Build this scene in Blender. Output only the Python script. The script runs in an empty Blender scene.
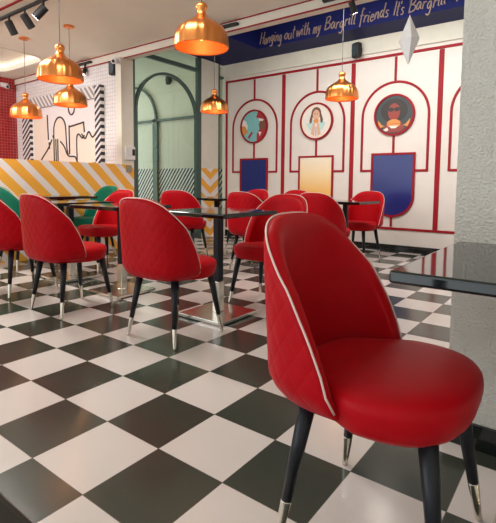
import bpy, bmesh, math, random
from mathutils import Vector, Matrix
PI = math.pi
random.seed(7)
C = bpy.context.scene.collection
sc = bpy.context.scene

# ------------------------------------------------------------------ materials
def newmat(name):
    m = bpy.data.materials.new(name); m.use_nodes = True
    nt = m.node_tree; b = nt.nodes['Principled BSDF']
    return m, nt, b
def setb(b, **k):
    for n, v in k.items():
        n = n.replace('_', ' ')
        if n in b.inputs: b.inputs[n].default_value = v
def col(r, g, b): return (r, g, b, 1)
def N(nt, t, **k):
    n = nt.nodes.new(t)
    for a, v in k.items(): setattr(n, a, v)
    return n
def math_(nt, op, a, b=None):
    n = N(nt, 'ShaderNodeMath', operation=op)
    for i, v in enumerate((a, b)):
        if v is None: continue
        if isinstance(v, (int, float)): n.inputs[i].default_value = v
        else: nt.links.new(v, n.inputs[i])
    return n.outputs[0]
def mixc(nt, f, a, b):
    n = N(nt, 'ShaderNodeMix', data_type='RGBA')
    for s, v in ((0, f), (6, a), (7, b)):
        if isinstance(v, (tuple, float, int)): n.inputs[s].default_value = v
        else: nt.links.new(v, n.inputs[s])
    return n.outputs[2]
def objxyz(nt):
    t = N(nt, 'ShaderNodeTexCoord'); s = N(nt, 'ShaderNodeSeparateXYZ')
    nt.links.new(t.outputs['Object'], s.inputs[0])
    return t.outputs['Object'], s.outputs[0], s.outputs[1], s.outputs[2]
def bump(nt, b, h, strength, dist=0.01):
    n = N(nt, 'ShaderNodeBump'); n.inputs['Strength'].default_value = strength; n.inputs['Distance'].default_value = dist
    nt.links.new(h, n.inputs['Height']); nt.links.new(n.outputs[0], b.inputs['Normal'])
def noise(nt, scale, detail=4, vec=None):
    n = N(nt, 'ShaderNodeTexNoise'); n.inputs['Scale'].default_value = scale; n.inputs['Detail'].default_value = detail
    if vec is None: vec = objxyz(nt)[0]
    nt.links.new(vec, n.inputs['Vector']); return n.outputs['Fac']
def ramp(nt, f, stops):
    n = N(nt, 'ShaderNodeValToRGB'); e = n.color_ramp.elements
    while len(e) < len(stops): e.new(0.5)
    for i, (p, c) in enumerate(stops): e[i].position = p; e[i].color = c
    nt.links.new(f, n.inputs[0]); return n.outputs[0]
def plain(name, c, rough=0.5, metal=0.0, var=0.06, scale=9, **k):
    m, nt, b = newmat(name); setb(b, Roughness=rough, Metallic=metal, **k)
    f = noise(nt, scale)
    lo = tuple(max(0, x * (1 - var)) for x in c) + (1,); hi = tuple(min(1, x * (1 + var)) for x in c) + (1,)
    nt.links.new(mixc(nt, f, lo, hi), b.inputs['Base Color'])
    return m
M = {}
M['cream'] = plain('cream_paint', (.76, .72, .61), .6)
M['ceil'] = plain('ceiling_paint', (.91, .90, .77), .75, var=.04, scale=3)
M['mural'] = plain('mural_white', (.76, .69, .63), .45, var=.05, scale=5)
M['red_trim'] = plain('red_trim_paint', (.33, .007, .014), .5, Specular_IOR_Level=.2)
M['navy'] = plain('navy_paint', (.008, .012, .092), .55, Specular_IOR_Level=.15)
M['navy_panel'] = plain('navy_gloss_panel', (.016, .024, .16), .22)
M['black'] = plain('black_satin', (.010, .011, .015), .36, Specular_IOR_Level=.3)
M['matte_black'] = plain('black_matte', (.014, .014, .015), .55)
M['chrome'] = plain('brushed_steel', (.72, .68, .60), .22, 1.0, var=.04)
M['green_frame'] = plain('green_frame_paint', (.065, .11, .092), .4)
M['white_plastic'] = plain('white_plastic', (.78, .77, .76), .4, var=.02)
M['grey_plastic'] = plain('grey_plastic', (.30, .29, .22), .5)
M['piping'] = plain('cream_piping', (.80, .60, .54), .45)
M['dark_piping'] = plain('tan_piping', (.55, .50, .38), .45)
M['letter'] = plain('letter_gold', (.36, .25, .18), .5)
M['thread'] = plain('thread', (.16, .15, .14), .6)
M['peach'] = plain('peach_paint', (.86, .74, .62), .6, var=.03)
M['canvas'] = plain('pale_pink_canvas', (.86, .80, .79), .6, var=.03)
M['ink'] = plain('ink_black', (.03, .02, .018), .5)
M['teal'] = plain('teal_art', (.22, .52, .52), .5, var=.2, scale=60)
M['art_red'] = plain('art_red', (.42, .02, .03), .5)
M['art_white'] = plain('art_white', (.80, .74, .68), .5)
M['art_orange'] = plain('art_orange', (.72, .28, .06), .5)
M['art_skin'] = plain('art_skin', (.74, .42, .28), .5)
M['art_brown'] = plain('art_brown', (.20, .07, .04), .5)
M['art_dark'] = plain('art_dark', (.035, .055, .06), .5)
M['art_clay'] = plain('art_clay', (.30, .045, .03), .5)
M['art_mint'] = plain('art_mint', (.50, .68, .62), .5)

def m_floor():
    m, nt, b = newmat('checker_vinyl'); o, x, y, z = objxyz(nt)
    fx = math_(nt, 'FLOOR', math_(nt, 'DIVIDE', x, .3)); fy = math_(nt, 'FLOOR', math_(nt, 'DIVIDE', y, .3))
    par = math_(nt, 'FLOORED_MODULO', math_(nt, 'ADD', fx, fy), 2.0)      # 0 = black
    n1 = noise(nt, 2.2); n2 = noise(nt, 90, 3)
    blk = mixc(nt, n1, col(.029, .035, .026), col(.054, .062, .046))
    blk = mixc(nt, math_(nt, 'MULTIPLY', n2, .35), blk, col(.075, .075, .06))
    wht = mixc(nt, n1, col(.64, .575, .54), col(.73, .67, .635))
    wht = mixc(nt, math_(nt, 'MULTIPLY', n2, .3), wht, col(.66, .58, .53))
    c = mixc(nt, par, blk, wht)
    # thin joint between tiles
    gx = math_(nt, 'ABSOLUTE', math_(nt, 'SUBTRACT', math_(nt, 'FRACT', math_(nt, 'DIVIDE', x, .3)), .5))
    gy = math_(nt, 'ABSOLUTE', math_(nt, 'SUBTRACT', math_(nt, 'FRACT', math_(nt, 'DIVIDE', y, .3)), .5))
    g = math_(nt, 'GREATER_THAN', math_(nt, 'MAXIMUM', gx, gy), .4955)
    c = mixc(nt, g, c, col(.10, .09, .075))
    nt.links.new(c, b.inputs['Base Color'])
    r = math_(nt, 'ADD', math_(nt, 'MULTIPLY', n1, .12), .13)
    nt.links.new(r, b.inputs['Roughness'])
    bump(nt, b, noise(nt, 6), .03, .01)
    return m
M['floor'] = m_floor()

def m_tile(name, axis, size, c1, c2, grout, gw=.09, rough=.25):
    m, nt, b = newmat(name); o, x, y, z = objxyz(nt)
    h = x if axis == 'x' else y
    def edge(v): return math_(nt, 'ABSOLUTE', math_(nt, 'SUBTRACT', math_(nt, 'FRACT', math_(nt, 'DIVIDE', v, size)), .5))
    g = math_(nt, 'GREATER_THAN', math_(nt, 'MAXIMUM', edge(h), edge(z)), .5 - gw / 2)
    cx = N(nt, 'ShaderNodeCombineXYZ')
    nt.links.new(math_(nt, 'FLOOR', math_(nt, 'DIVIDE', h, size)), cx.inputs[0]); nt.links.new(math_(nt, 'FLOOR', math_(nt, 'DIVIDE', z, size)), cx.inputs[1])
    wn = N(nt, 'ShaderNodeTexWhiteNoise'); nt.links.new(cx.outputs[0], wn.inputs['Vector'])
    nt.links.new(mixc(nt, g, mixc(nt, wn.outputs['Value'], c1, c2), grout), b.inputs['Base Color'])
    b.inputs['Roughness'].default_value = rough
    return m
M['white_tile'] = m_tile('white_mosaic_tile', 'x', .055, col(.80, .77, .76), col(.86, .83, .82), col(.50, .47, .46), .08)
M['red_tile'] = m_tile('red_mosaic_tile', 'y', .05, col(.30, .010, .015), col(.42, .018, .022), col(.50, .12, .10), .12)

def m_stripes(name, expr, period, duty, ca, cb, rough=.5):
    m, nt, b = newmat(name); o, x, y, z = objxyz(nt)
    v = expr(nt, x, y, z)
    f = math_(nt, 'LESS_THAN', math_(nt, 'FRACT', math_(nt, 'DIVIDE', v, period)), duty)
    n1 = noise(nt, 4)
    c = mixc(nt, f, cb, ca)
    hv = N(nt, 'ShaderNodeHueSaturation'); nt.links.new(c, hv.inputs['Color'])
    nt.links.new(math_(nt, 'ADD', math_(nt, 'MULTIPLY', n1, .1), .95), hv.inputs['Value'])
    nt.links.new(hv.outputs[0], b.inputs['Base Color']); b.inputs['Roughness'].default_value = rough
    return m
YEL = col(.92, .44, .05); WHT = col(.84, .78, .76); BLK = col(.016, .018, .028)
M['stripes_yellow'] = m_stripes('yellow_diagonal_stripes', lambda nt, x, y, z: math_(nt, 'SUBTRACT', math_(nt, 'ADD', y, z), 2.565), .27, .58, YEL, WHT)
M['chevron'] = m_stripes('yellow_chevrons', lambda nt, x, y, z: math_(nt, 'SUBTRACT', z, math_(nt, 'ABSOLUTE', math_(nt, 'MULTIPLY', math_(nt, 'SUBTRACT', y, 4.86), .75))), .25, .5, YEL, WHT)
M['stripes_black'] = m_stripes('black_diagonal_stripes', lambda nt, x, y, z: math_(nt, 'SUBTRACT', x, math_(nt, 'MULTIPLY', z, .78)), .088, .5, BLK, WHT)
M['frame_black'] = m_stripes('frame_black_white_stripes', lambda nt, x, y, z: math_(nt, 'SUBTRACT', math_(nt, 'MULTIPLY', x, .8), z), .10, .52, BLK, col(.8, .76, .74))
M['frame_grey'] = m_stripes('frame_grey_white_stripes', lambda nt, x, y, z: math_(nt, 'ADD', x, math_(nt, 'MULTIPLY', z, .9)), .11, .5, col(.30, .29, .27), col(.8, .76, .74))

def m_yellow_panel():
    m, nt, b = newmat('yellow_graduated_panel'); o, x, y, z = objxyz(nt)
    f = math_(nt, 'DIVIDE', math_(nt, 'ADD', z, .48), .92)
    c = ramp(nt, f, [(0, col(.86, .42, .08)), (.40, col(.90, .50, .13)), (.70, col(.91, .68, .38)), (1, col(.88, .76, .60))])
    nt.links.new(c, b.inputs['Base Color']); setb(b, Roughness=.4)
    return m
M['yellow_panel'] = m_yellow_panel()

def m_stucco():
    m, nt, b = newmat('stucco_grey'); f = noise(nt, 110, 4); f2 = noise(nt, 9, 3)
    nt.links.new(mixc(nt, f2, col(.69, .64, .57), col(.76, .72, .65)), b.inputs['Base Color'])
    setb(b, Roughness=.85); bump(nt, b, f, 1.0, .016); return m
M['stucco'] = m_stucco()

def m_uphol(name, c, sheen, quilt, rough=.42):
    m, nt, b = newmat(name); f = noise(nt, 22, 4)
    d = tuple(x * .86 for x in c) + (1,); e = tuple(min(1, x * 1.12) for x in c) + (1,)
    nt.links.new(mixc(nt, f, d, e), b.inputs['Base Color'])
    setb(b, Roughness=rough, Sheen_Weight=.14, Sheen_Roughness=.4, Sheen_Tint=sheen, Specular_IOR_Level=.10)
    if quilt:
        uv = N(nt, 'ShaderNodeUVMap'); s = N(nt, 'ShaderNodeSeparateXYZ'); nt.links.new(uv.outputs[0], s.inputs[0])
        def wave(a):
            return math_(nt, 'POWER', math_(nt, 'ABSOLUTE', math_(nt, 'SINE', math_(nt, 'MULTIPLY', a, PI / .06))), .45)
        h = math_(nt, 'MULTIPLY', wave(math_(nt, 'ADD', s.outputs[0], math_(nt, 'MULTIPLY', s.outputs[1], .72))), wave(math_(nt, 'SUBTRACT', s.outputs[0], math_(nt, 'MULTIPLY', s.outputs[1], .72))))
        bump(nt, b, h, .32, .006)
    else:
        bump(nt, b, noise(nt, 260, 2), .06, .002)
    return m
RED = (.44, .003, .008); GRN = (.010, .17, .10)
M['red_quilt'] = m_uphol('red_quilted_leather', RED, col(1, .25, .35), True)
M['red'] = m_uphol('red_leather', RED, col(1, .2, .2), False)
M['green_quilt'] = m_uphol('green_quilted_leather', GRN, col(.5, 1, .8), True)
M['green'] = m_uphol('green_leather', GRN, col(.5, 1, .8), False)

def m_granite():
    m, nt, b = newmat('black_granite'); f = noise(nt, 180, 3)
    nt.links.new(ramp(nt, f, [(.5, col(.007, .009, .008)), (.9, col(.025, .027, .024))]), b.inputs['Base Color'])
    setb(b, Roughness=.06, Specular_IOR_Level=.5); return m
M['granite'] = m_granite()
def m_copper():
    m, nt, b = newmat('spun_copper'); o, x, y, z = objxyz(nt)
    f = noise(nt, 14, 4)
    nt.links.new(mixc(nt, f, col(.80, .255, .062), col(.91, .37, .115)), b.inputs['Base Color'])
    setb(b, Roughness=.29, Metallic=1.0); return m
M['copper'] = m_copper()
M['copper_inner'] = plain('copper_inner_lacquer', (.85, .20, .03), .45, .35)
def m_emit(name, c, s):
    m, nt, b = newmat(name); setb(b, Base_Color=c, Emission_Color=c, Emission_Strength=s, Roughness=.4); return m
M['bulb'] = m_emit('warm_bulb', col(1, .62, .25), 2.5)
M['spot_lens'] = m_emit('spot_lens', col(1, .95, .86), 14)
M['cove'] = m_emit('cove_light', col(1, .84, .76), .45)
def m_glass():
    m, nt, b = newmat('tinted_glass')
    out = nt.nodes['Material Output']; nt.nodes.remove(b)
    tr = N(nt, 'ShaderNodeBsdfTransparent'); tr.inputs[0].default_value = col(.82, .88, .81)
    gl = N(nt, 'ShaderNodeBsdfGlossy'); gl.inputs['Roughness'].default_value = .02
    lw = N(nt, 'ShaderNodeLayerWeight'); lw.inputs[0].default_value = .5
    fac = math_(nt, 'ADD', math_(nt, 'MULTIPLY', math_(nt, 'POWER', lw.outputs['Facing'], 4.0), .5), .03)
    mx = N(nt, 'ShaderNodeMixShader')
    nt.links.new(fac, mx.inputs[0]); nt.links.new(tr.outputs[0], mx.inputs[1]); nt.links.new(gl.outputs[0], mx.inputs[2])
    nt.links.new(mx.outputs[0], out.inputs[0]); return m
M['glass'] = m_glass()
def m_crystal():
    m, nt, b = newmat('frosted_crystal'); f = noise(nt, 120, 3)
    nt.links.new(mixc(nt, f, col(.88, .87, .88), col(.97, .96, .97)), b.inputs['Base Color'])
    setb(b, Roughness=.4, Subsurface_Weight=.3); bump(nt, b, f, .3, .004); return m
M['crystal'] = m_crystal()

# ------------------------------------------------------------------ mesh helpers
def obj(name, bm, mats, parent=None, smooth=False, bevel=0, segs=2, sub=0):
    me = bpy.data.meshes.new(name)
    bmesh.ops.recalc_face_normals(bm, faces=bm.faces)
    for f in bm.faces: f.smooth = smooth
    bm.to_mesh(me); bm.free()
    for m in (mats if isinstance(mats, (list, tuple)) else [mats]): me.materials.append(m)
    o = bpy.data.objects.new(name, me); C.objects.link(o)
    if parent: o.parent = parent
    if bevel:
        b = o.modifiers.new('bevel', 'BEVEL'); b.width = bevel; b.segments = segs; b.limit_method = 'ANGLE'; b.angle_limit = math.radians(40)
    if sub:
        s = o.modifiers.new('sub', 'SUBSURF'); s.levels = sub; s.render_levels = sub
    return o
def BM(): return bmesh.new()
def box(bm, x0, x1, y0, y1, z0, z1, mi=0):
    vs = [bm.verts.new((x, y, z)) for z in (z0, z1) for x, y in ((x0, y0), (x1, y0), (x1, y1), (x0, y1))]
    fs = [bm.faces.new([vs[i] for i in f]) for f in ((3, 2, 1, 0), (4, 5, 6, 7), (0, 1, 5, 4), (1, 2, 6, 5), (2, 3, 7, 6), (3, 0, 4, 7))]
    for f in fs: f.material_index = mi
    return fs
def tube(bm, pts, r, n=10, closed=False, mi=0):
    pts = [Vector(p) for p in pts]; k = len(pts)
    rr = r if isinstance(r, (list, tuple)) else [r] * k
    rings = []; ref = None
    for i, p in enumerate(pts):
        a = pts[(i - 1) % k] if (closed or i > 0) else p; b = pts[(i + 1) % k] if (closed or i < k - 1) else p
        t = (b - a).normalized()
        if ref is None:
            ref = t.orthogonal().normalized()
        ref = (ref - t * ref.dot(t))
        if ref.length < 1e-6: ref = t.orthogonal()
        ref.normalize(); q = t.cross(ref)
        rings.append([bm.verts.new(p + rr[i] * (math.cos(2 * PI * j / n) * ref + math.sin(2 * PI * j / n) * q)) for j in range(n)])
    m = k if closed else k - 1
    for i in range(m):
        A, B = rings[i], rings[(i + 1) % k]
        for j in range(n):
            f = bm.faces.new((A[j], A[(j + 1) % n], B[(j + 1) % n], B[j])); f.material_index = mi
    if not closed:
        bm.faces.new(rings[0][::-1]).material_index = mi; bm.faces.new(rings[-1]).material_index = mi
def lathe(bm, prof, n=32, cx=0, cy=0, flute=0, nf=18, mi=0):
    rings = []
    for r, z in prof:
        if r < 1e-6: rings.append([bm.verts.new((cx, cy, z))]); continue
        rings.append([bm.verts.new((cx + r * (1 + flute * math.cos(nf * 2 * PI * j / n)) * math.cos(2 * PI * j / n), cy + r * (1 + flute * math.cos(nf * 2 * PI * j / n)) * math.sin(2 * PI * j / n), z)) for j in range(n)])
    for A, B in zip(rings, rings[1:]):
        for j in range(n):
            k = (j + 1) % n
            if len(A) == 1 and len(B) == 1: continue
            if len(A) == 1: f = bm.faces.new((A[0], B[j], B[k]))
            elif len(B) == 1: f = bm.faces.new((A[j], A[k], B[0]))
            else: f = bm.faces.new((A[j], A[k], B[k], B[j]))
            f.material_index = mi
def prism(bm, poly, fr, d0, d1, mi=0):
    """extrude a 2-D polygon between depths d0 and d1; fr(u,v,d) gives a 3-D point"""
    A = [bm.verts.new(fr(u, v, d0)) for u, v in poly]; B = [bm.verts.new(fr(u, v, d1)) for u, v in poly]
    n = len(poly)
    fs = [bm.faces.new(A[::-1]), bm.faces.new(B)]
    for i in range(n): fs.append(bm.faces.new((A[i], A[(i + 1) % n], B[(i + 1) % n], B[i])))
    for f in fs: f.material_index = mi
def ribbon(bm, pts, w, fr, d0, d1, closed=False, mi=0):
    """flat band of width w along a 2-D path, mitred, extruded d0..d1"""
    n = len(pts); P = [Vector(p) for p in pts]; L = []; R = []
    for i in range(n):
        a = P[(i - 1) % n] if (closed or i > 0) else None; b = P[(i + 1) % n] if (closed or i < n - 1) else None
        d1_ = (P[i] - a).normalized() if a is not None else None; d2_ = (b - P[i]).normalized() if b is not None else None
        t = (d1_ or d2_) if (d1_ is None or d2_ is None) else (d1_ + d2_)
        if t.length < 1e-6: t = d2_
        t = t.normalized(); nrm = Vector((-t.y, t.x)); s = 1.0
        if d1_ is not None and d2_ is not None: s = 1 / max(.45, nrm.dot(Vector((-d2_.y, d2_.x))))
        L.append(P[i] + nrm * w / 2 * s); R.append(P[i] - nrm * w / 2 * s)
    V = [[bm.verts.new(fr(p.x, p.y, d)) for p in S] for d in (d0, d1) for S in (L, R)]
    L0, R0, L1, R1 = V
    m = n if closed else n - 1
    for i in range(m):
        j = (i + 1) % n
        for q in ((L1[i], R1[i], R1[j], L1[j]), (L0[j], R0[j], R0[i], L0[i]), (L0[i], L1[i], L1[j], L0[j]), (R0[j], R1[j], R1[i], R0[i])):
            bm.faces.new(q).material_index = mi
    if not closed:
        bm.faces.new((L0[0], R0[0], R1[0], L1[0])); bm.faces.new((L1[-1], R1[-1], R0[-1], L0[-1]))
def thing(name, label, cat, loc=(0, 0, 0), rot=0, group=None):
    o = bpy.data.objects.new(name, None); C.objects.link(o); o.empty_display_size = .1
    o.location = loc; o.rotation_euler = (0, 0, rot); o['label'] = label; o['category'] = cat
    if group: o['group'] = group
    return o
def tag(o, label, cat, group=None):
    o['label'] = label; o['category'] = cat
    if group: o['group'] = group
    return o
def struct(o, label=None, cat=None):
    o['kind'] = 'structure'
    if label: o['label'] = label
    if cat: o['category'] = cat
    return o
def dup(root, loc, rot, label, group=None):
    r = root.copy(); C.objects.link(r); r.location = loc; r.rotation_euler = (0, 0, rot); r['label'] = label
    if group: r['group'] = group
    for ch in list(root.children):
        c = ch.copy(); C.objects.link(c); c.parent = r
        for g in list(ch.children):
            d = g.copy(); C.objects.link(d); d.parent = c
    return r
XZ = lambda y: (lambda u, v, d: (u, y - d, v))        # on a wall facing -Y, d = out of the wall

# ------------------------------------------------------------------ the setting
YM = 5.25; XW = -3.87; ZC = 2.80; YB = 3.06
def sbox(name, args, mat, label, cat, bevel=0):
    bm = BM(); box(bm, *args); return struct(obj(name, bm, mat, bevel=bevel), label, cat)
sbox('floor', (-7.3, 3.2, -3.2, 5.45, -.08, 0), M['floor'], 'black and white checkered tile floor', 'floor')
sbox('wall_back', (XW, 3.2, YM, YM + .14, 0, 3.04), M['mural'], 'cream mural wall with red line art and round pictures', 'wall')
sbox('wall_corridor', (-7.3, XW - .001, YM + .06, YM + .2, 1.23, 3.04), M['cream'], 'plain cream upper wall seen through the glass partition', 'wall')
sbox('wall_corridor_wainscot', (-7.3, XW - .001, YM + .05, YM + .2, 0, 1.23), M['stripes_black'], 'black and white diagonal striped lower wall behind the glass', 'wall')
sbox('wall_left', (XW - .12, XW, -3.2, 3.0, 0, 1.2), M['stripes_yellow'], 'half height wall with yellow and white diagonal stripes', 'wall')
sbox('wall_left_end', (XW - .12, XW, 3.0, 3.21, 0, 1.2), M['stripes_yellow'], 'end of the yellow striped half wall below the cream post', 'wall')
sbox('wall_left_post', (XW - .12, XW, 3.0, 3.21, 1.2, 2.69), M['cream'], 'cream wall post beside the glass partition', 'wall')
sbox('wall_left_tiled', (-7.05, XW - .12, 3.08, 3.2, 0, 2.69), M['white_tile'], 'white mosaic tiled wall behind the striped half wall', 'wall')
sbox('wall_left_red', (-7.2, -7.05, -3.2, 3.2, 0, ZC), M['red_tile'], 'red mosaic tiled wall at the far left', 'wall')
sbox('wall_pillar', (1.1, 2.9, .70, 1.7, .09, ZC), M['stucco'], 'rough grey stucco pillar at the right', 'wall')
sbox('baseboard_pillar', (1.09, 2.9, .685, 1.71, 0, .09), M['granite'], 'black skirting around the stucco pillar', 'baseboard')
sbox('baseboard_back', (XW, 3.2, YM - .018, YM, 0, .095), M['granite'], 'black skirting along the mural wall', 'baseboard')
sbox('wall_right_unseen', (3.06, 3.2, -3.2, .70, 0, ZC), M['cream'], 'unseen cream wall added right of the camera to block sky light', 'wall')  # out of view, added to keep sky light from coming in at the right
# chevron column standing in the partition line
sbox('wall_column', (XW - .14, XW, 4.64, 5.07, 1.2, 3.04), M['cream'], 'cream column between the glass and the mural wall', 'wall')
sbox('wall_column_chevrons', (XW - .14, XW + .002, 4.64, 5.07, 0, 1.2), M['chevron'], 'lower column painted with yellow chevrons', 'wall')
# ceilings
sbox('trim_1', (-7.2, 3.2, YB, YB + .12, 2.69, 3.04), M['cream'], 'cream beam edging the main ceiling', 'trim')
sbox('trim_2', (-7.2, 3.2, YB - .012, YB, 2.79, 2.803), M['red_trim'], 'upper red line along the cream beam', 'trim')
sbox('trim_3', (-7.05, 3.2, YB - .012, YB, 2.683, 2.696), M['red_trim'], 'lower red line along the cream beam', 'trim')
sbox('trim_4', (-7.05, 3.2, 1.325, 1.35, ZC - .012, ZC), M['red_trim'], 'red line across the ceiling at the top left corner', 'trim')
# main ceiling with a rounded tray cut out at the left
def rrect(x0, x1, y0, y1, r, n=6):
    out = []
    for cx, cy, a in ((x1 - r, y1 - r, 0), (x0 + r, y1 - r, 90), (x0 + r, y0 + r, 180), (x1 - r, y0 + r, 270)):
        for i in range(n + 1):
            t = math.radians(a + 90 * i / n); out.append((cx + r * math.cos(t), cy + r * math.sin(t)))
    return out
tray = rrect(-6.7, -5.18, .9, 2.68, .28)
bm = BM()
ox0, ox1, oy0, oy1 = -7.2, -4.6, -3.2, YB
inner = [bm.verts.new((x, y, ZC)) for x, y in tray]
outer = []
cx, cy = -5.94, 1.79
for x, y in tray:
    i = len(outer); q = i % 7
    corner = ((ox1, oy1), (ox0, oy1), (ox0, oy0), (ox1, oy0))[i // 7]
    if q == 3: p = corner
    else:
        horizontal = (q > 3) == (i // 7 % 2 == 0)
        p = (x, corner[1]) if horizontal else (corner[0], y)
    outer.append(bm.verts.new((p[0], p[1], ZC)))
n = len(tray)
for i in range(n):
    j = (i + 1) % n; bm.faces.new((inner[i], inner[j], outer[j], outer[i]))
top = [bm.verts.new((x, y, ZC + .16)) for x, y in tray]
for i in range(n):
    j = (i + 1) % n; bm.faces.new((inner[i], inner[j], top[j], top[i]))
bm.faces.new(top)
box(bm, -4.6, 3.2, -3.2, YB, ZC, ZC + .1)
struct(obj('ceiling', bm, M['ceil']), 'cream plaster main ceiling with a rounded tray', 'ceiling')
bm = BM(); tr2 = [(x, y) for x, y in tray]
tube(bm, [(x, y, ZC - .004) for x, y in tray], .014, 8, closed=True)
struct(obj('trim_5', bm, M['ceil'], smooth=True), 'rounded moulding around the ceiling tray', 'trim')
cove = thing('cove_light', 'pinkish lit strip inside the rounded ceiling tray at the upper left', 'light', (-5.94, 1.79, ZC + .05))
bm = BM(); ins = rrect(-6.7 + .02, -5.18 - .02, .9 + .02, 2.68 - .02, .26)
ribbon(bm, [(x + 5.94, y - 1.79) for x, y in ins], .02, lambda u, v, d: (u, v, d), 0, .06, closed=True)
obj('light_strip', bm, M['cove'], cove)
# dropped navy soffit with the lettered recess
bm = BM()
XR, YR, ZS, ZR = -2.78, 4.76, 3.04, 3.42
box(bm, XW - .02, 3.2, YR, YM + .14, ZS, ZR + .05)
box(bm, XW - .02, XR, YB + .12, YR, ZS, ZR + .05)
box(bm, XR, 3.2, YB + .02, YR, ZR, ZR + .05)
struct(obj('ceiling_navy', bm, M['navy']), 'navy blue soffit and recess above the mural wall', 'ceiling')
sbox('ceiling_corridor', (-7.3, XW - .02, YB + .12, YM + .2, 3.04, 3.12), M['ceil'], 'plain ceiling of the corridor behind the glass', 'ceiling')
# cornice line on the mural wall
sbox('trim_6', (XW, 3.2, YM - .035, YM, 2.81, 3.04), M['cream'], 'cream cornice band under the navy soffit', 'trim', .004)
sbox('trim_7', (XW - .03, XW + .03, YM - .03, YM + .02, 0, 3.04), M['cream'], 'cream corner edge at the left end of the mural wall', 'trim')

# ------------------------------------------------------------------ mural: raised red lines
F = XZ(YM)
k = 8
def strip(pts, w, label, closed=False):
    global k
    bm = BM(); ribbon(bm, pts, w, F, -.004, .014, closed)
    struct(obj('trim_%d' % k, bm, M['red_trim'], bevel=.003, segs=1), label, 'trim'); k += 1
strip([(-3.82, .14), (-3.82, 2.745), (2.4, 2.745)], 0.036, 'red line along the top and left edge of the mural')
strip([(-3.80, .325), (2.4, .325)], .034, 'red line along the bottom of the mural')
for x, w in ((-2.605, 'first'), (-1.385, 'second'), (-.15, 'third')):
    strip([(x, .345), (x, 2.72)], .062, '%s thick red upright of the mural from the left' % w)
AC = [(-3.20, 'blue left panel'), (-1.985, 'yellow panel'), (-.755, 'blue shield panel'), (.465, 'pillar')]
for ax, w in AC:
    arc = [(ax + .47 * math.cos(t), 1.905 + .47 * math.sin(t)) for t in [PI * i / 28 for i in range(29)]]
    hw = .31
    pts = [(ax + hw, 1.145), (ax + .47, 1.145)] + arc + [(ax - .47, 1.145), (ax - hw, 1.145)]
    strip(pts, .032, 'red arch line of the mural around the round picture above the %s' % w)
    strip([(ax, 2.39), (ax, 2.72)], .032, 'short red upright of the mural above the arch over the %s' % w)
    strip([(ax, 1.385), (ax, 1.63)], .032, 'short red upright of the mural between round picture and %s' % w)
strip([(-.755, .35), (-.755, .485)], .032, 'short red upright of the mural under the blue shield panel')
# panels
def panel(ax, poly, mat, label):
    t = thing('wall_panel', label, 'panel', (ax, YM, .93))
    G = lambda u, v, d: (u, -d, v - .93)
    bm = BM(); prism(bm, poly, G, .001, .016); obj('board', bm, mat, t)
    bm = BM(); ribbon(bm, poly, .03, G, 0, .026, closed=True); obj('border', bm, M['red_trim'], t, bevel=.003, segs=1)
panel(-3.20, [(-.285, .45), (.285, .45), (.285, 1.365), (-.285, 1.365)], M['navy_panel'], 'plain navy blue panel with red border at the left of the mural')
panel(-1.985, [(-.295, .45), (.295, .45), (.295, 1.375), (-.295, 1.375)], M['yellow_panel'], 'cream to yellow graduated panel with red border on the mural')
sh = [(-.30, 1.38), (-.30, .78)] + [(.30 * -math.cos(t), .78 - .28 * math.sin(t)) for t in [PI * i / 20 for i in range(1, 20)]] + [(.30, .78), (.30, 1.38)]
panel(-.755, sh, M['navy_panel'], 'navy blue shield shaped panel with round bottom on the mural')
# medallions
def medallion(ax, label, disc, shapes, inner=None):
    t = thing('round_picture', label, 'picture', (ax, YM, 1.92))
    bm = BM(); n = 48
    prism(bm, [(.27 * math.cos(2 * PI * i / n), .27 * math.sin(2 * PI * i / n)) for i in range(n)], F0, .001, .02); obj('picture_disc', bm, disc, t)
    bm = BM(); ribbon(bm, [(.275 * math.cos(2 * PI * i / n), .275 * math.sin(2 * PI * i / n)) for i in range(n)], .027, F0, 0, .034, closed=True); obj('frame', bm, M['red_trim'], t)
    if inner:
        bm = BM(); ribbon(bm, [(.24 * math.cos(2 * PI * i / n), .24 * math.sin(2 * PI * i / n)) for i in range(n)], .035, F0, .018, .026, closed=True); obj('inner_ring', bm, inner, t)
    for q, (nm, mat, polys) in enumerate(shapes):
        for p in polys:
            bm = BM(); prism(bm, p, F0, .018, .0225 + .0006 * q); obj(nm, bm, mat, t)
F0 = lambda u, v, d: (u, -d, v)
def el(cx, cy, rx, ry, n=20, a0=0, a1=360, rot=0):
    c, s = math.cos(math.radians(rot)), math.sin(math.radians(rot)); out = []
    m = n if abs(a1 - a0) >= 360 else n + 1
    for i in range(m):
        t = math.radians(a0 + (a1 - a0) * i / n); x, y = rx * math.cos(t), ry * math.sin(t)
        out.append((cx + c * x - s * y, cy + s * x + c * y))
    return out
def arcseg(a0, a1, r=.258, n=10): return [(r * math.cos(math.radians(a0 + (a1 - a0) * i / n)), r * math.sin(math.radians(a0 + (a1 - a0) * i / n))) for i in range(n + 1)]
medallion(-3.2, 'round picture of a teal field with red and cream shapes, leftmost on the mural', M['teal'], [
    ('red_shape', M['art_red'], [arcseg(70, 25) + [(.13, .10), (.05, .16)], arcseg(-10, -75) + [(.07, -.13), (.12, -.05), (.20, -.02)]]),
    ('dark_shape', M['art_brown'], [arcseg(25, -12) + [(.13, -.06), (.11, .03), (.14, .09)]]),
    ('white_shape', M['art_white'], [[(.10, .14), (.21, .11), (.19, .08), (.12, .09)], [(.10, -.09), (.17, -.10), (.13, -.17)], arcseg(150, 175) + [(-.15, -.09), (-.13, .02), (-.17, .1)]]),
    ('orange_shape', M['art_orange'], [arcseg(176, 215) + [(-.12, -.09), (-.19, .02)]]),
    ('diagonal_mark', M['art_red'], [[(-.12, -.17), (-.04, -.08), (-.02, -.11), (-.10, -.21)]])])
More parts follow.
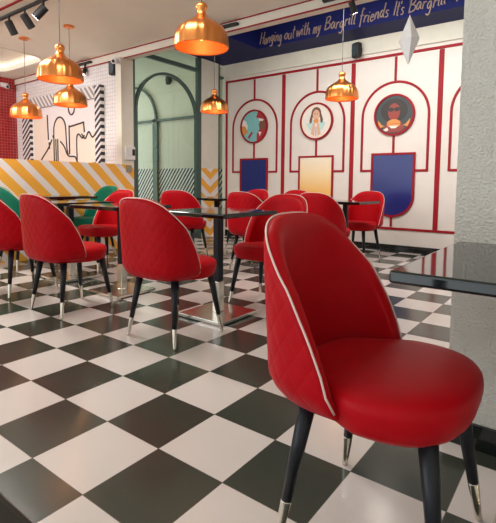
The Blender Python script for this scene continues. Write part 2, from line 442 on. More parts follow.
medallion(-1.985, 'round white picture of a person with brown pigtails, middle one on the mural', M['art_white'], [
    ('shirt', M['art_mint'], [[(-.17, -.03), (-.06, .03), (-.02, -.08), (-.03, -.15), (-.12, -.12)], [(.16, -.03), (.06, .03), (.03, -.08), (.03, -.15), (.12, -.12)]]),
    ('hair', M['art_brown'], [el(0, .13, .085, .09, 20), [(-.08, .14), (-.12, .02), (-.11, -.03), (-.08, -.02), (-.06, .1)], [(.08, .14), (.12, .02), (.11, -.03), (.08, -.02), (.06, .1)]]),
    ('face', M['art_skin'], [el(0, .10, .06, .08, 18)]),
    ('arms', M['art_skin'], [[(-.09, -.19), (-.05, -.02), (-.015, -.02), (-.03, -.23)], [(.08, -.19), (.05, -.02), (.015, -.02), (.03, -.23)]]),
    ('food', M['art_orange'], [el(0, .01, .045, .035, 14)]),
    ('features', M['ink'], [el(-.022, .115, .009, .007, 8), el(.022, .115, .009, .007, 8), [(-.003, -.08), (.003, -.08), (.004, -.24), (-.002, -.24)]])], M['peach'])
medallion(-.755, 'round dark picture of a person in sunglasses holding food, rightmost on the mural', M['art_dark'], [
    ('hair', M['ink'], [el(0, .06, .19, .165, 28)]),
    ('shoulders', M['art_clay'], [[(-.15, -.19), (-.09, -.08), (.09, -.08), (.15, -.19), (.08, -.24), (-.08, -.24)]]),
    ('face', M['art_clay'], [el(0, .04, .085, .12, 20)]),
    ('sunglasses', M['ink'], [el(-.042, .075, .042, .03, 14), el(.042, .075, .042, .03, 14)]),
    ('food', M['art_orange'], [el(0, -.12, .095, .06, 16, 0, 180) , [(-.095, -.125), (.095, -.125), (.08, -.16), (-.08, -.16)], [(-.23, -.06), (-.17, -.13), (-.13, -.15), (-.19, -.17), (-.22, -.12)], [(.23, -.06), (.17, -.13), (.13, -.15), (.19, -.17), (.22, -.12)]]),
    ('glints', M['art_white'], [[(-.07, -.15), (.07, -.15), (.03, -.185), (-.03, -.185)], [(-.15, -.2), (-.09, -.17), (-.07, -.21), (-.11, -.225)]]),
    ('mouth', M['art_red'], [el(0, -.02, .03, .014, 10)])])

# ------------------------------------------------------------------ handwriting on the recess
GL = {  # strokes in units of x-height 0.5, ascender 1
 'H': (.62, [[(.08, 0), (.14, 1)], [(.50, 0), (.56, 1)], [(.08, .5), (.55, .55)]]),
 'a': (.48, [[(.36, .42), (.2, .5), (.06, .3), (.1, .04), (.25, .04), (.36, .4), (.38, .1), (.46, 0)]]),
 'n': (.46, [[(.06, 0), (.1, .5)], [(.09, .3), (.24, .5), (.34, .4), (.34, .1), (.42, 0)]]),
 'g': (.48, [[(.36, .44), (.2, .5), (.06, .3), (.12, .06), (.26, .08), (.36, .42), (.34, -.25), (.2, -.42), (.04, -.3)]]),
 'i': (.22, [[(.08, .5), (.08, .08), (.18, 0)], [(.09, .68), (.11, .74)]]),
 'o': (.44, [[(.24, .5), (.08, .36), (.08, .1), (.22, 0), (.36, .14), (.36, .38), (.24, .5)]]),
 'u': (.46, [[(.06, .5), (.06, .12), (.18, 0), (.32, .14), (.35, .5)], [(.35, .3), (.37, .06), (.44, 0)]]),
 't': (.34, [[(.16, .95), (.14, .1), (.26, 0)], [(.02, .62), (.3, .66)]]),
 'w': (.62, [[(.04, .5), (.14, 0), (.28, .4), (.40, 0), (.56, .52)]]),
 'h': (.48, [[(.06, 0), (.1, 1)], [(.08, .3), (.24, .5), (.36, .38), (.36, .08), (.44, 0)]]),
 'm': (.66, [[(.06, 0), (.08, .5)], [(.08, .34), (.2, .5), (.28, .4), (.28, 0)], [(.28, .34), (.42, .5), (.5, .4), (.52, .06), (.6, 0)]]),
 'y': (.44, [[(.06, .5), (.1, .18), (.22, .14), (.34, .5)], [(.36, .5), (.26, -.1), (.12, -.36), (.02, -.3)]]),
 'B': (.64, [[(.1, 0), (.14, 1)], [(.08, .94), (.4, 1), (.5, .8), (.36, .58), (.14, .52)], [(.3, .54), (.56, .38), (.5, .1), (.08, 0)]]),
 'r': (.38, [[(.08, 0), (.1, .5)], [(.1, .3), (.22, .48), (.34, .44)]]),
 'l': (.24, [[(.12, 1), (.08, .1), (.2, 0)]]),
 'f': (.36, [[(.34, .9), (.24, 1), (.15, .84), (.12, -.36)], [(.02, .46), (.3, .5)]]),
 'e': (.44, [[(.06, .26), (.34, .32), (.3, .48), (.14, .46), (.06, .2), (.18, 0), (.38, .1)]]),
 'd': (.5, [[(.36, .4), (.2, .5), (.06, .28), (.1, .04), (.26, .06), (.36, .36)], [(.42, 1), (.36, .1), (.46, 0)]]),
 's': (.38, [[(.3, .46), (.14, .5), (.08, .36), (.28, .18), (.22, .02), (.04, .04)]]),
 'I': (.3, [[(.12, 0), (.17, 1)]]), "'": (.16, [[(.1, 1), (.06, .8)]]),
}
def smooth_pts(p, n=3):
    if len(p) < 3: return p
    out = []
    for i in range(len(p) - 1):
        a = p[max(i - 1, 0)]; b = p[i]; c = p[i + 1]; d = p[min(i + 2, len(p) - 1)]
        for q in range(n):
            t = q / n
            out.append(tuple(.5 * (2 * b[k] + (c[k] - a[k]) * t + (2 * a[k] - 5 * b[k] + 4 * c[k] - d[k]) * t * t + (3 * b[k] - a[k] - 3 * c[k] + d[k]) * t ** 3) for k in (0, 1)))
    out.append(p[-1]); return out
let = thing('wall_lettering', 'handwritten gold lettering across the navy recess above the mural', 'lettering', (-2.7, YR, 3.1))
SX, SZ = .205, .175
TARGET = {'Hanging': -2.75, 'out': -2.30, 'with': -2.09, 'my': -1.81, 'Bargrill': -1.63, 'friends': -1.10, "It's": -.645, 'Bargrill ': -.455, 't': .09}
ENDS = {'Hanging': -2.335, 'out': -2.11, 'with': -1.855, 'my': -1.685, 'Bargrill': -1.155, 'friends': -.70, "It's": -.505, 'Bargrill ': .0, 't': .145}
for w, x0 in TARGET.items():
    bm = BM(); x = 0; ww = sum(GL[c][0] for c in w.strip()); s = (ENDS[w] - x0) / ww
    for c in w.strip():
        for st in GL[c][1]:
            ribbon(bm, [((x + px) * s + x0 + 2.7 + .03 * pz, pz * .17 + .012 * math.sin(3 * (x + x0 * 5))) for px, pz in smooth_pts(st)], .0125, lambda u, v, d: (u, -d, v), 0, .008)
        x += GL[c][0]
    obj('word', bm, M['letter'], let)

# ------------------------------------------------------------------ glass partition with arch
gp = thing('glass_partition', 'green framed glass partition with a large arch beside the mural wall', 'partition', (XW, 4.2, 0))
YZ = lambda u, v, d: (d, u - 4.2, v)       # local of partition
def pbox(name, y0, y1, z0, z1, x0=-.06, x1=0.0, mat=None):
    bm = BM(); box(bm, x0, x1, y0 - 4.2, y1 - 4.2, z0, z1); return obj(name, bm, mat or M['green_frame'], gp, bevel=.004)
pbox('post', 3.212, 3.248, 0, 3.035); pbox('post', 4.55, 4.635, 0, 3.035); pbox('post', 5.075, 5.11, 0, 3.035)
pbox('top_rail', 3.275, 4.55, 2.80, 2.86); pbox('top_rail', 5.11, 5.215, 2.80, 2.84)
pbox('bottom_rail', 3.275, 4.55, 0, .07)
pbox('bottom_rail', 5.11, 5.215, 0, .05)
bm = BM(); arc = [(3.90 + .634 * math.cos(t), 2.0 + .63 * math.sin(t)) for t in [PI * i / 32 for i in range(33)]]
ribbon(bm, [(4.534, .07)] + arc + [(3.266, .07)], .038, YZ, -.055, 0.004); obj('arch', bm, M['green_frame'], gp)
bm = BM(); box(bm, -.035, -.029, 3.275 - 4.2, 4.55 - 4.2, .07, 2.80); obj('pane', bm, M['glass'], gp)
bm = BM(); box(bm, -.035, -.029, 3.275 - 4.2, 4.55 - 4.2, 2.86, 3.035); obj('pane', bm, M['glass'], gp)
bm = BM(); box(bm, -.035, -.029, 5.11 - 4.2, 5.215 - 4.2, .05, 2.80); obj('pane', bm, M['glass'], gp)
# framing on the corridor wall behind
cf = thing('green_wall_frame', 'green framing with a half arch on the corridor wall behind the glass', 'frame', (-5.6, YM + .05, 0))
def cbox(name, x0, x1, z0, z1):
    bm = BM(); box(bm, x0 + 5.6, x1 + 5.6, -.05, 0, z0, z1); obj(name, bm, M['green_frame'], cf, bevel=.004)
cbox('post', -5.84, -5.70, 0, 2.25); cbox('rail', -7.2, -4.0, 2.19, 2.235)
cbox('post', -4.16, -4.06, 0, 3.03)
bm = BM(); ribbon(bm, [(-.9 + .75 * math.cos(t), 2.235 + .72 * math.sin(t)) for t in [PI * i / 24 for i in range(25)]], .04, lambda u, v, d: (u, -d, v), 0, .05); obj('arch', bm, M['green_frame'], cf)

# ------------------------------------------------------------------ striped frame picture on the tiled wall
fp = thing('striped_picture_frame', 'large picture of black line drawings in a black and white striped frame', 'picture', (-5.5, 3.08, 1.2))
W0 = lambda u, v, d: (u + 5.5, -d, v - 1.2)
def fbox(name, x0, x1, z0, z1, y0, y1, mat):
    bm = BM(); box(bm, x0 + 5.5, x1 + 5.5, -y1, -y0, z0 - 1.2, z1 - 1.2); obj(name, bm, mat, fp)
fbox('frame_bar', -4.52, -4.38, .95, 2.38, 0, .07, M['frame_black'])
fbox('frame_bar', -6.72, -6.45, .95, 2.38, 0, .07, M['frame_black'])
fbox('frame_bar', -6.45, -4.52, 2.20, 2.38, 0, .07, M['frame_grey'])
fbox('frame_bar', -6.45, -4.52, .95, 1.10, 0, .07, M['frame_grey'])
fbox('canvas', -6.45, -4.52, 1.10, 2.20, 0, .02, M['canvas'])
# helper: photo sketch coordinates -> wall coordinates (drawn on a 2.07 x 1.1 m canvas)
def sk(u, v):    # u along the picture 0..1, v 0..1 up
    return (-6.45 + 1.93 * u, 1.10 + 1.10 * v)
peach = [[sk(a, b) for a, b in q] for q in (
    [(.02, .10), (.02, .86), (.27, .86), (.27, .10)],
    [(.10, .10), (.16, .22), (.33, .52), (.40, .52), (.40, .10)],
    [(.36, .30), (.36, .70), (.42, .80), (.50, .80), (.56, .66), (.57, .30)],
    [(.40, .10), (.44, .46), (.52, .44), (.62, .24), (.72, .22), (.80, .10)],
    [(.61, .26), (.61, .66), (.82, .69), (.82, .26)],
    [(.72, .12), (.72, .46), (.78, .52), (.98, .56), (.98, .12)])]
bm = BM()
for i, q in enumerate(peach): prism(bm, q, W0, .018, .0205 + i * .0004)
obj('painted_shapes', bm, M['peach'], fp)
lines = [[(.26, .88), (.27, .50)], [(.28, .46), (.285, .36)], [(.36, .10), (.36, .62)] + [(.455 - .095 * math.cos(t), .62 + .20 * math.sin(t)) for t in [PI * i / 12 for i in range(1, 12)]] + [(.55, .62), (.56, .36), (.58, .24)],
         [(.10, .10), (.16, .22), (.26, .36), (.33, .50)], [(.39, .10), (.39, .50)], [(.42, .10), (.42, .50)], [(.46, .46), (.52, .38), (.58, .24), (.68, .22), (.74, .12), (.97, .12)],
         [(.60, .68), (.60, .26)], [(.61, .66), (.81, .70), (.82, .56)], [(.71, .14), (.71, .48), (.74, .54), (.79, .48), (.82, .52)], [(.78, .54), (.83, .47), (.88, .56), (.93, .48), (.98, .54)],
         [(.345, .56), (.35, .52)]]
bm = BM()
for q in lines: ribbon(bm, [sk(a, b) for a, b in (smooth_pts(q, 4) if q[0] in ((.10, .10), (.46, .46), (.78, .54), (.71, .14)) else q)], .022, W0, .018, .03)
ring = [sk(.64 + .045 * math.cos(t), .93 + .10 * math.sin(t)) for t in [2 * PI * i / 20 for i in range(20)]]
ribbon(bm, ring, .022, W0, .018, .03, closed=True)
obj('line_drawing', bm, M['ink'], fp)

# ------------------------------------------------------------------ chairs
def xrim(z):       # front edge of the shell in the side view, as a function of height
    T = [(.408, -.038), (.428, -.041), (.488, -.054), (.598, -.093), (.72, -.152), (.79, -.212), (.835, -.258), (.852, -.285), (.860, -.30)]
    for (a, b), (c, d) in zip(T, T[1:]):
        if z <= c: return b + (d - b) * (z - a) / (c - a)
    return T[-1][1]
def zrim(x):
    lo, hi = .408, .860
    if x >= -.039: return .41
    for _ in range(40):
        m = (lo + hi) / 2
        if xrim(m) > x: lo = m
        else: hi = m
    return lo
def outline(s, hw=.262, xr=-.298, xf=-.034, p=2.75):
    """s in -1..1 along the U from the front right round the back to the front left"""
    t = s * (PI / 2); L = xf - xr
    cx, sx = abs(math.cos(t)), abs(math.sin(t))
    return (xf - L * cx ** (2 / p), math.copysign(hw * sx ** (2 / p), t))
def even(n):       # equal arc length samples of the outline
    S = [-1 + 2 * i / 800 for i in range(801)]; P = [outline(s) for s in S]; d = [0]
    for a, b in zip(P, P[1:]): d.append(d[-1] + math.hypot(a[0] - b[0], a[1] - b[1]))
    out = []; j = 0
    for i in range(n + 1):
        t = d[-1] * i / n
        while j < 799 and d[j + 1] < t: j += 1
        f = (t - d[j]) / max(1e-9, d[j + 1] - d[j]); f = min(1, max(0, f))
        out.append((P[j][0] + (P[j + 1][0] - P[j][0]) * f, P[j][1] + (P[j + 1][1] - P[j][1]) * f, t))
    return out
NS, NV = 64, 16
ZB = .398
def shell_bm():
    bm = BM(); uvl = bm.loops.layers.uv.new('UVMap'); O = even(NS); TH = .042
    nr = []
    for i, (x, y, t) in enumerate(O):
        a = O[max(i - 1, 0)]; b = O[min(i + 1, NS)]
        tx, ty = b[0] - a[0], b[1] - a[1]; l = math.hypot(tx, ty); nr.append((ty / l, -tx / l))
    # make sure the normals point outwards
    if nr[NS // 2][0] > 0: nr = [(-a, -b) for a, b in nr]
    out, inn, uv = [], [], {}
    rimpts = []
    for i, (x, y, t) in enumerate(O):
        z0 = zrim(x); zt = max(z0 - .055 * (abs(y) / .262) ** 3 * min(1, max(0, (z0 - .48) / .36)), ZB + .02); nx, ny = nr[i]; co, ci = [], []
        for j in range(NV + 1):
            f = j / NV; z = ZB + (zt - ZB) * f
            rb = max(0, 1 - (z - ZB) / .07); inset = .036 * rb ** 2
            rake = -.012 * max(0, (z - .5) / .35) * (1 if nx < 0 else 0) * abs(nx)
            rt = max(0, 1 - (zt - z) / .022); it = .010 * rt ** 2
            fl = .002 + .009 * min(1, max(0, (z - .42) / .3)) * (1 if nx < -.05 else max(0, -nx * 20))
            px, py = x + nx * (fl - inset - it) + rake, y + ny * (fl - inset - it)
            v = bm.verts.new((px, py, z)); uv[v] = (t, z); co.append(v)
            th = min(TH, .012 + .6 * (zt - z) + .012) if True else TH
            qx, qy = x - nx * (th + inset) + rake, y - ny * (th + inset)
            z2 = z if j < NV else z + .002
            w = bm.verts.new((qx, qy, z2)); uv[w] = (t, z); ci.append(w)
        out.append(co); inn.append(ci)
        p = co[NV].co; rimpts.append(Vector((p.x + nx * .004, p.y + ny * .004, p.z + .001)))
    def q(a, b, c, d, mi):
        f = bm.faces.new((a, b, c, d)); f.material_index = mi
        for l in f.loops: l[uvl].uv = uv[l.vert]
    for i in range(NS):
        for j in range(NV):
            q(out[i][j], out[i + 1][j], out[i + 1][j + 1], out[i][j + 1], 0)
            q(inn[i][j], inn[i][j + 1], inn[i + 1][j + 1], inn[i + 1][j], 1)
        q(out[i][NV], out[i + 1][NV], inn[i + 1][NV], inn[i][NV], 1)
        q(out[i][0], inn[i][0], inn[i + 1][0], out[i + 1][0], 0)
    for i in (0, NS):
        for j in range(NV): q(out[i][j], out[i][j + 1], inn[i][j + 1], inn[i][j], 1)
    return bm, rimpts
def seat_bm():
    bm = BM(); n = 48
    prof = [(0, .372), (.80, .372), (.90, .378), (.955, .394), (.985, .420), (1.0, .444), (.99, .458), (.955, .469), (.88, .475), (.7, .479), (.4, .481), (0, .482)]
    rings = []
    for r, z in prof:
        if r == 0: rings.append([bm.verts.new((.01, 0, z))]); continue
        ring = []
        for i in range(n):
            t = 2 * PI * i / n; c, s = math.cos(t), math.sin(t); p = 2.5
            x = math.copysign(abs(c) ** (2 / p), c); y = math.copysign(abs(s) ** (2 / p), s)
            ax = .223 if x > 0 else .232
            ay = .246 if x > 0 else .246 - .042 * min(1, -x * 2.2)
            ring.append(bm.verts.new((.005 + ax * x * r, ay * y * r, z + (.004 * x if z > .45 else 0))))
        rings.append(ring)
    for A, B in zip(rings, rings[1:]):
        for j in range(n):
            k2 = (j + 1) % n
            if len(A) == 1: bm.faces.new((A[0], B[k2], B[j]))
            elif len(B) == 1: bm.faces.new((A[j], A[k2], B[0]))
            else: bm.faces.new((A[j], A[k2], B[k2], B[j]))
    return bm
def make_chair(name, label, cat, q, u, pip, leg=None):
    t = thing(name, label, cat)
    bm, rim = shell_bm(); obj('backrest', bm, [q, u], t, smooth=True)
    bm = BM(); tube(bm, rim, .0029, 8); obj('piping', bm, pip, t, smooth=True)
    obj('seat', seat_bm(), u, t, smooth=True)
    for sx in (-1, 1):
        for sy in (-1, 1):
            top = Vector((sx * .152, sy * .152, .378)); foot = Vector((sx * .207, sy * .207, 0)); mid = foot.lerp(top, .30)
            bm = BM(); tube(bm, [mid, mid.lerp(top, .5), top], [.0145, .0185, .023], 14); l = obj('leg', bm, M['black'], t, smooth=True)
            bm = BM(); tube(bm, [foot, foot.lerp(top, .02), mid, mid.lerp(top, .004)], [.009, .010, .0152, .0152], 14); obj('ferrule', bm, M['chrome'], l, smooth=True)['label'] = 'pale metal leg tip'
    return t
UP = PI / 2; DN = -PI / 2
red = make_chair('dining_chair', 'large red chair nearest the camera, tucked under the table beside the pillar', 'chair', M['red_quilt'], M['red'], M['piping'])
red.location = (1.075, .118, 0); red['group'] = 'red dining chairs'
R_ = 'red dining chairs'
spots = [
 (-.556, .895, UP, 'rightmost of the three red chairs in a row seen from behind, nearest the picture centre'),
 (-1.575, .81, UP, 'middle of the three red chairs in a row seen from behind at the left'),
 (-2.42, .85, UP, 'red chair cut off by the left edge of the picture, seen from behind'),
 (-.50, 1.80, DN, 'red chair facing the viewer across the centre table, right behind the front chair'),
 (-2.72, 1.87, DN, 'red chair facing the viewer in front of the right green chair by the striped wall'),
 (-2.54, 2.95, UP + .35, 'red chair seen from behind in front of the black and white stripes behind the glass'),
 (-1.42, 2.92, UP, 'red chair seen from behind in front of the plain navy blue panel'),
 (-.76, 3.29, UP, 'red chair seen from behind in front of the yellow panel'),
 (-.84, 4.32, DN - .1, 'red chair facing the viewer against the mural below the shield panel'),
 (-1.75, 4.02, DN, 'red chair top peeping up below the yellow panel, mostly hidden'),
 (-2.4, 4.0, DN, 'red chair top peeping up in front of the navy blue panel, farthest and mostly hidden'),
]
for x, y, r, lab in spots: dup(red, (x, y, 0), r, lab, R_)
grn = make_chair('booth_chair', 'green chair at the left, seen from behind in front of the yellow striped wall', 'chair', M['green_quilt'], M['green'], M['dark_piping'])
grn.scale = (1, 1, 1.04); grn.location = (-3.48, 1.42, 0); grn.rotation_euler = (0, 0, UP); grn['group'] = 'green chairs by the striped wall'
dup(grn, (-3.58, 2.30, 0), DN, 'green chair facing the viewer before the yellow striped wall, right of the other green one', 'green chairs by the striped wall')

# ------------------------------------------------------------------ tables
def make_table(label, h=.3, base=.2, loc=(0, 0, 0), zt=.755):
    t = thing('cafe_table', label, 'table', loc, 0, 'black topped cafe tables')
    bm = BM(); box(bm, -h, h, -h, h, zt - .03, zt); obj('tabletop', bm, M['granite'], t, bevel=.007, segs=3)
    bm = BM(); box(bm, -.12, .12, -.12, .12, zt - .042, zt - .03); obj('mounting_plate', bm, M['matte_black'], t)
    bm = BM(); box(bm, -.027, .027, -.027, .027, .25, zt - .042); obj('column', bm, M['black'], t, bevel=.006)
    bm = BM(); box(bm, -.031, .031, -.031, .031, .028, .25); obj('column_sleeve', bm, M['chrome'], t, bevel=.006)
    bm = BM(); box(bm, -base, base, -base, base, 0.006, .028); box(bm, -base + .02, base - .02, -base + .02, base - .02, 0, .006, 0); obj('base_plate', bm, M['chrome'], t, bevel=.003)
    return t
T0 = make_table('black topped table on a mirror steel base at the picture centre', loc=(-.61, 1.36, 0))
TG = 'black topped cafe tables'
dup(T0, (-1.71, 1.36, 0), 0, 'black topped table left of the centre one, partly behind the centre red chair', TG)
dup(T0, (-2.58, 1.41, 0), 0, 'black topped table at the left whose top mirrors the yellow stripes', TG)
L3 = dup(T0, (-3.56, 1.88, 0), 0, 'black topped table between the two green chairs by the striped wall', TG); L3.scale = (1, 1, 1.03)
dup(T0, (-2.47, 3.45, 0), 0, 'black topped table in front of the yellow chevron column', TG)
dup(T0, (-1.65, 3.45, 0), 0, 'black topped table hidden behind the chair before the navy panel', TG)
dup(T0, (-.78, 3.8, 0), 0, 'black topped table in front of the chair below the shield panel', TG)
make_table('black topped table beside the stucco pillar at the right edge', .35, .15, (1.47, .33, 0), .75)
make_table('black table whose corner cuts the bottom left of the picture', .35, .2, (.93, -1.26, 0), .757)

# ------------------------------------------------------------------ pendants
def make_pendant(label, loc, ztop, D=.385):
    """loc = centre of the rim"""
    t = thing('pendant_lamp', label, 'lamp', loc, 0, 'copper pendant lamps'); R = D / 2; H = .315
    P = [(.0, 1), (.10, .99), (.185, .955), (.215, .90), (.19, .845), (.155, .81), (.16, .77), (.19, .72), (.265, .665), (.385, .61), (.54, .555), (.71, .49), (.85, .41), (.935, .32), (.975, .23), (.99, .12), (1.0, .05), (1.0, 0)]
    bm = BM(); lathe(bm, [(a * R, b * H) for a, b in P], 72, flute=.018, nf=18)
    ins = [(a * R - .004, b * H - .002) for a, b in P if a > .3][::-1]
    obj('lamp_shade', bm, M['copper'], t, smooth=True)
    bm = BM(); lathe(bm, [(R, 0)] + ins + [(0, .66 * H - .004)], 48); obj('shade_lining', bm, M['copper_inner'], t, smooth=True)
    bm = BM(); lathe(bm, [(0, .055), (.02, .06), (.034, .085), (.034, .105), (.02, .14), (.016, .17), (.016, .2), (0, .2)], 20); obj('bulb', bm, M['bulb'], t, smooth=True)
    zt = ztop - loc[2]
    bm = BM(); tube(bm, [(0, 0, H), (0, 0, zt - .02)], .0035, 8); obj('cord', bm, M['thread'], t, smooth=True)
    bm = BM(); lathe(bm, [(0, zt), (.06, zt), (.06, zt - .018), (.05, zt - .026), (0, zt - .026)], 28); obj('ceiling_rose', bm, M['copper'], t, smooth=False)
    L = bpy.data.lights.new('bulb_light', 'POINT'); L.energy = 1.0; L.color = (1, .62, .32); L.shadow_soft_size = .03
    lo = bpy.data.objects.new('bulb_light', L); C.objects.link(lo); lo.location = (loc[0], loc[1], loc[2] + .035)
    return t
make_pendant('small copper pendant lamp at the far left in front of the red tiled wall', (-4.50, 1.97, 1.785), ZC)
make_pendant('copper pendant lamp hanging low over the striped frame, below the bigger left one', (-3.60, 2.06, 1.865), ZC)
make_pendant('copper pendant lamp at the left, second largest in view', (-2.37, 1.22, 1.854), ZC)
make_pendant('largest copper pendant lamp, at the top centre of the picture', (-.785, 1.37, 1.905), ZC)
make_pendant('small copper pendant lamp between the glass arch and the mural', (-2.74, 3.70, 1.927), ZR)
make_pendant('copper pendant lamp in front of the middle arch of the mural', (-.90, 3.87, 1.944), ZR)

# ------------------------------------------------------------------ spotlights
def spot_head(t, x, tilt, swing, mat_l=None, L=.15, r=.042):
    d = Vector((math.sin(tilt) * math.cos(swing), math.sin(tilt) * math.sin(swing), -math.cos(tilt)))
    piv = Vector((x, 0, -.10))
    bm = BM(); tube(bm, [(x, 0, 0), (x, 0, -.03), (x, 0, -.10)], [.02, .012, .012], 10); s = obj('stem', bm, M['matte_black'], t, smooth=True)
    bm = BM(); tube(bm, [piv - d * .03, piv - d * .025, piv + d * (L - .03), piv + d * (L - .031)], [r * .9, r, r, r * .86], 20); h = obj('lamp_head', bm, M['matte_black'], t)
    bm = BM(); tube(bm, [piv + d * (L - .036), piv + d * (L - .029)], r * .84, 20); obj('lens', bm, M['spot_lens'], h)
    return d, piv + d * L
tk = thing('track_light', 'black ceiling track with three black spotlights at the top left corner', 'lamp', (-3.5, 1.46, ZC - .004))
bm = BM(); box(bm, -1.0, 1.6, -.018, .018, -.022, 0); obj('track', bm, M['matte_black'], tk)
def spotlight(loc, d, e, ang=70):
    L = bpy.data.lights.new('spot_light', 'SPOT'); L.energy = e; L.spot_size = math.radians(ang); L.spot_blend = .6; L.color = (1, .93, .84); L.shadow_soft_size = .04
    o = bpy.data.objects.new('spot_light', L); C.objects.link(o); o.location = loc; o.rotation_euler = Vector(d).to_track_quat('-Z', 'Y').to_euler(); return o
for x, ti, sw in ((-.30, .62, 1.85), (.05, .75, 1.75), (.43, .75, 3.9)):
    d, p = spot_head(tk, x, ti, sw)
    spotlight(Vector((-3.5, 1.46, ZC)) + p, d, 12)
for x, lab, hx, sw in ((-4.80, 'short black spotlight bar on the beam over the white tiled wall', .0, -1.4), (-1.97, 'short black spotlight bar on the beam behind the largest pendant', None, 0), (-.55, 'black spotlight bar on the beam at the top right', .14, 1.2)):
    t = thing('spotlight_bar', lab, 'lamp', (x, YB - .02, 2.745))
    bm = BM(); box(bm, -.17, .17, -.03, .02, -.012, .016); obj('track', bm, M['matte_black'], t, bevel=.003)
    if hx is not None:
        d, p = spot_head(t, hx, .5, sw, L=.11, r=.03); spotlight(Vector((x, YB - .02, 2.745)) + p, d, 6)
t = thing('spotlight', 'small lit spotlight over the gold lettering', 'lamp', (-.36, 4.2, ZR))
d, p = spot_head(t, 0, .5, -1.5, L=.12, r=.035); spotlight(Vector((-.36, 4.2, ZR)) + p, d, 10)

# ------------------------------------------------------------------ speakers, cameras, boxes
def speaker(label, loc, rot, w, h, d):
    t = thing('wall_speaker', label, 'speaker', loc, rot)
    bm = BM(); box(bm, -w / 2, w / 2, -d, 0, -h / 2, h / 2); obj('cabinet', bm, M['matte_black'], t, bevel=.025, segs=3)
    bm = BM(); prism(bm, el(0, 0, w * .36, h * .40, 24), lambda u, v, dd: (u, -d - dd, v), -.001, .006); obj('grille', bm, M['art_dark'], t)
    bm = BM(); box(bm, -.03, .03, -.02, .03, -.04, .04); obj('bracket', bm, M['matte_black'], t)
speaker('black wall speaker on the white tiled wall', (-4.07, 3.05, 2.565), .3, .11, .2, .09)
speaker('black wall speaker tilted on the cornice above the mural', (-1.28, YM - .065, 2.865), -.35, .13, .21, .10)
speaker('small black speaker seen through the glass arch', (-5.33, YM + .02, 2.98), 0, .10, .19, .08)
def camera_body(label, loc, rot):
    t = thing('security_camera', label, 'camera', loc, rot)
    bm = BM(); box(bm, -.06, .06, -.05, 0, -.04, .04); obj('mount', bm, M['white_plastic'], t, bevel=.01)
    bm = BM(); tube(bm, [(0, -.03, -.01), (0, -.06, -.02), (0, -.15, -.045)], [.03, .038, .036], 16); obj('housing', bm, M['white_plastic'], t)
    bm = BM(); tube(bm, [(0, -.149, -.045), (0, -.156, -.047)], .022, 16); obj('lens', bm, M['matte_black'], t)
camera_body('white security camera at the top of the cream post beside the glass', (-3.93, 2.999, 2.65), .5)
camera_body('white security camera high on the red tiled wall', (-7.05, 2.86, 2.66), PI / 2)
t = thing('wall_switch_box', 'white box with a dark window on the cream post', 'box', (XW, 3.13, 1.36))
bm = BM(); box(bm, 0, .03, -.085, .085, -.095, .095); obj('cover', bm, M['white_plastic'], t, bevel=.006)
bm = BM(); box(bm, .029, .034, .03, .075, -.03, .06); obj('display', bm, M['matte_black'], t)
bm = BM(); box(bm, -.0, .022, -.045, .045, -.05, .05)
o = obj('socket_box', bm, M['grey_plastic'], bevel=.005); o.location = (XW, 3.115, 1.14); tag(o, 'grey socket box on the striped wall end, below the white box', 'box')
# crystal ornament
t = thing('hanging_ornament', 'white faceted diamond shaped ornament hanging before the mural', 'ornament', (.40, 2.25, 1.80))
bm = BM(); n = 6
hh = .35; mz = .175
for zz, rr in ((0, 0),):
    pass
lathe(bm, [(0, 0), (.075, mz), (0, hh)], n); obj('crystal', bm, M['crystal'], t)
bm = BM(); tube(bm, [(0, 0, hh - .002), (0, 0, ZC - 1.80)], .0015, 6); obj('thread', bm, M['thread'], t)

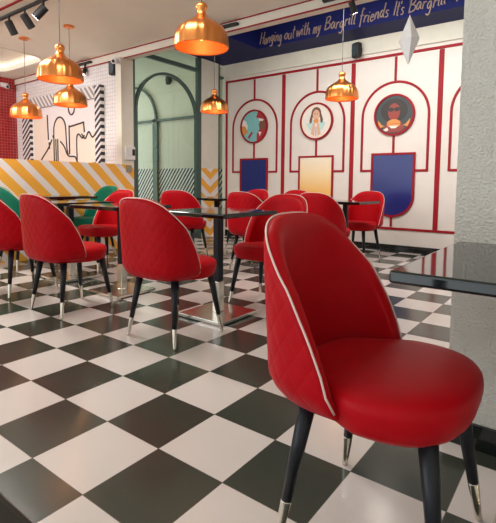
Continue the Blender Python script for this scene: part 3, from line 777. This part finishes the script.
# ------------------------------------------------------------------ light and camera
w = bpy.data.worlds.new('sky'); sc.world = w; w.use_nodes = True
nt = w.node_tree; bg = nt.nodes['Background']
tc = N(nt, 'ShaderNodeTexCoord'); dp = N(nt, 'ShaderNodeVectorMath', operation='DOT_PRODUCT'); nt.links.new(tc.outputs['Generated'], dp.inputs[0]); dp.inputs[1].default_value = (-.78, -.6, -.12)
cr = ramp(nt, math_(nt, 'ADD', math_(nt, 'MULTIPLY', dp.outputs['Value'], .5), .5), [(.3, col(.12, .115, .11)), (.72, col(.32, .33, .34)), (.97, col(.86, .95, 1.0))])
nt.links.new(cr, bg.inputs[0]); bg.inputs[1].default_value = 2.5
def area(loc, target, sx, sy, e, c=(1, .97, .92)):  # added fill light without any fitting, not a lamp of the room
    L = bpy.data.lights.new('fill_light', 'AREA'); L.shape = 'RECTANGLE'; L.size = sx; L.size_y = sy; L.energy = e; L.color = c
    o = bpy.data.objects.new('fill_light', L); C.objects.link(o); o.location = loc
    o.rotation_euler = (Vector(target) - Vector(loc)).to_track_quat('-Z', 'Y').to_euler()
for x, e in ((-3.1, 44), (-.9, 18)): area((x, .7, 2.78), (x, .7, 0), .9, .5, e)  # added fill from above the seating, out of view
area((-.6, 3.35, 2.98), (-.8, 4.75, -.5), 3.2, .3, 62)  # added fill hidden behind the beam to brighten the mural
area((-5.6, .4, 2.77), (-5.6, 2.2, .8), 1.6, .8, 75, (1, .95, .92))  # added fill to brighten the tiled walls at the left
area((-5.4, 4.1, 3.02), (-5.4, 4.6, 0), 2.0, .8, 10)  # added fill to brighten the corridor behind the glass
def cam():
    cd = bpy.data.cameras.new('camera'); co = bpy.data.objects.new('camera', cd); C.objects.link(co)
    Rv = Vector((0.80208348, 0.5971302, 0.00987957)); Uv = Vector((-0.05366132, 0.0555839, 0.99701098)); Fv = Vector((-0.59479622, 0.80021619, -0.07662572))
    m = Matrix((( Rv.x, Uv.x, -Fv.x, 1.4824), (Rv.y, Uv.y, -Fv.y, -1.0317), (Rv.z, Uv.z, -Fv.z, .9483), (0, 0, 0, 1)))
    co.matrix_world = m
    cd.sensor_fit = 'HORIZONTAL'; cd.sensor_width = 36; cd.lens = 448.52 / 496 * 36
    cd.shift_x = (248 - 254.16) / 496; cd.shift_y = (217.70 - 261.5) / 496
    cd.clip_start = .02; cd.clip_end = 100
    sc.camera = co
cam()
sc.view_settings.view_transform = 'Standard'; sc.view_settings.look = 'None'; sc.view_settings.gamma = 1; sc.view_settings.use_curve_mapping = False
sc.view_settings.exposure = 0.38
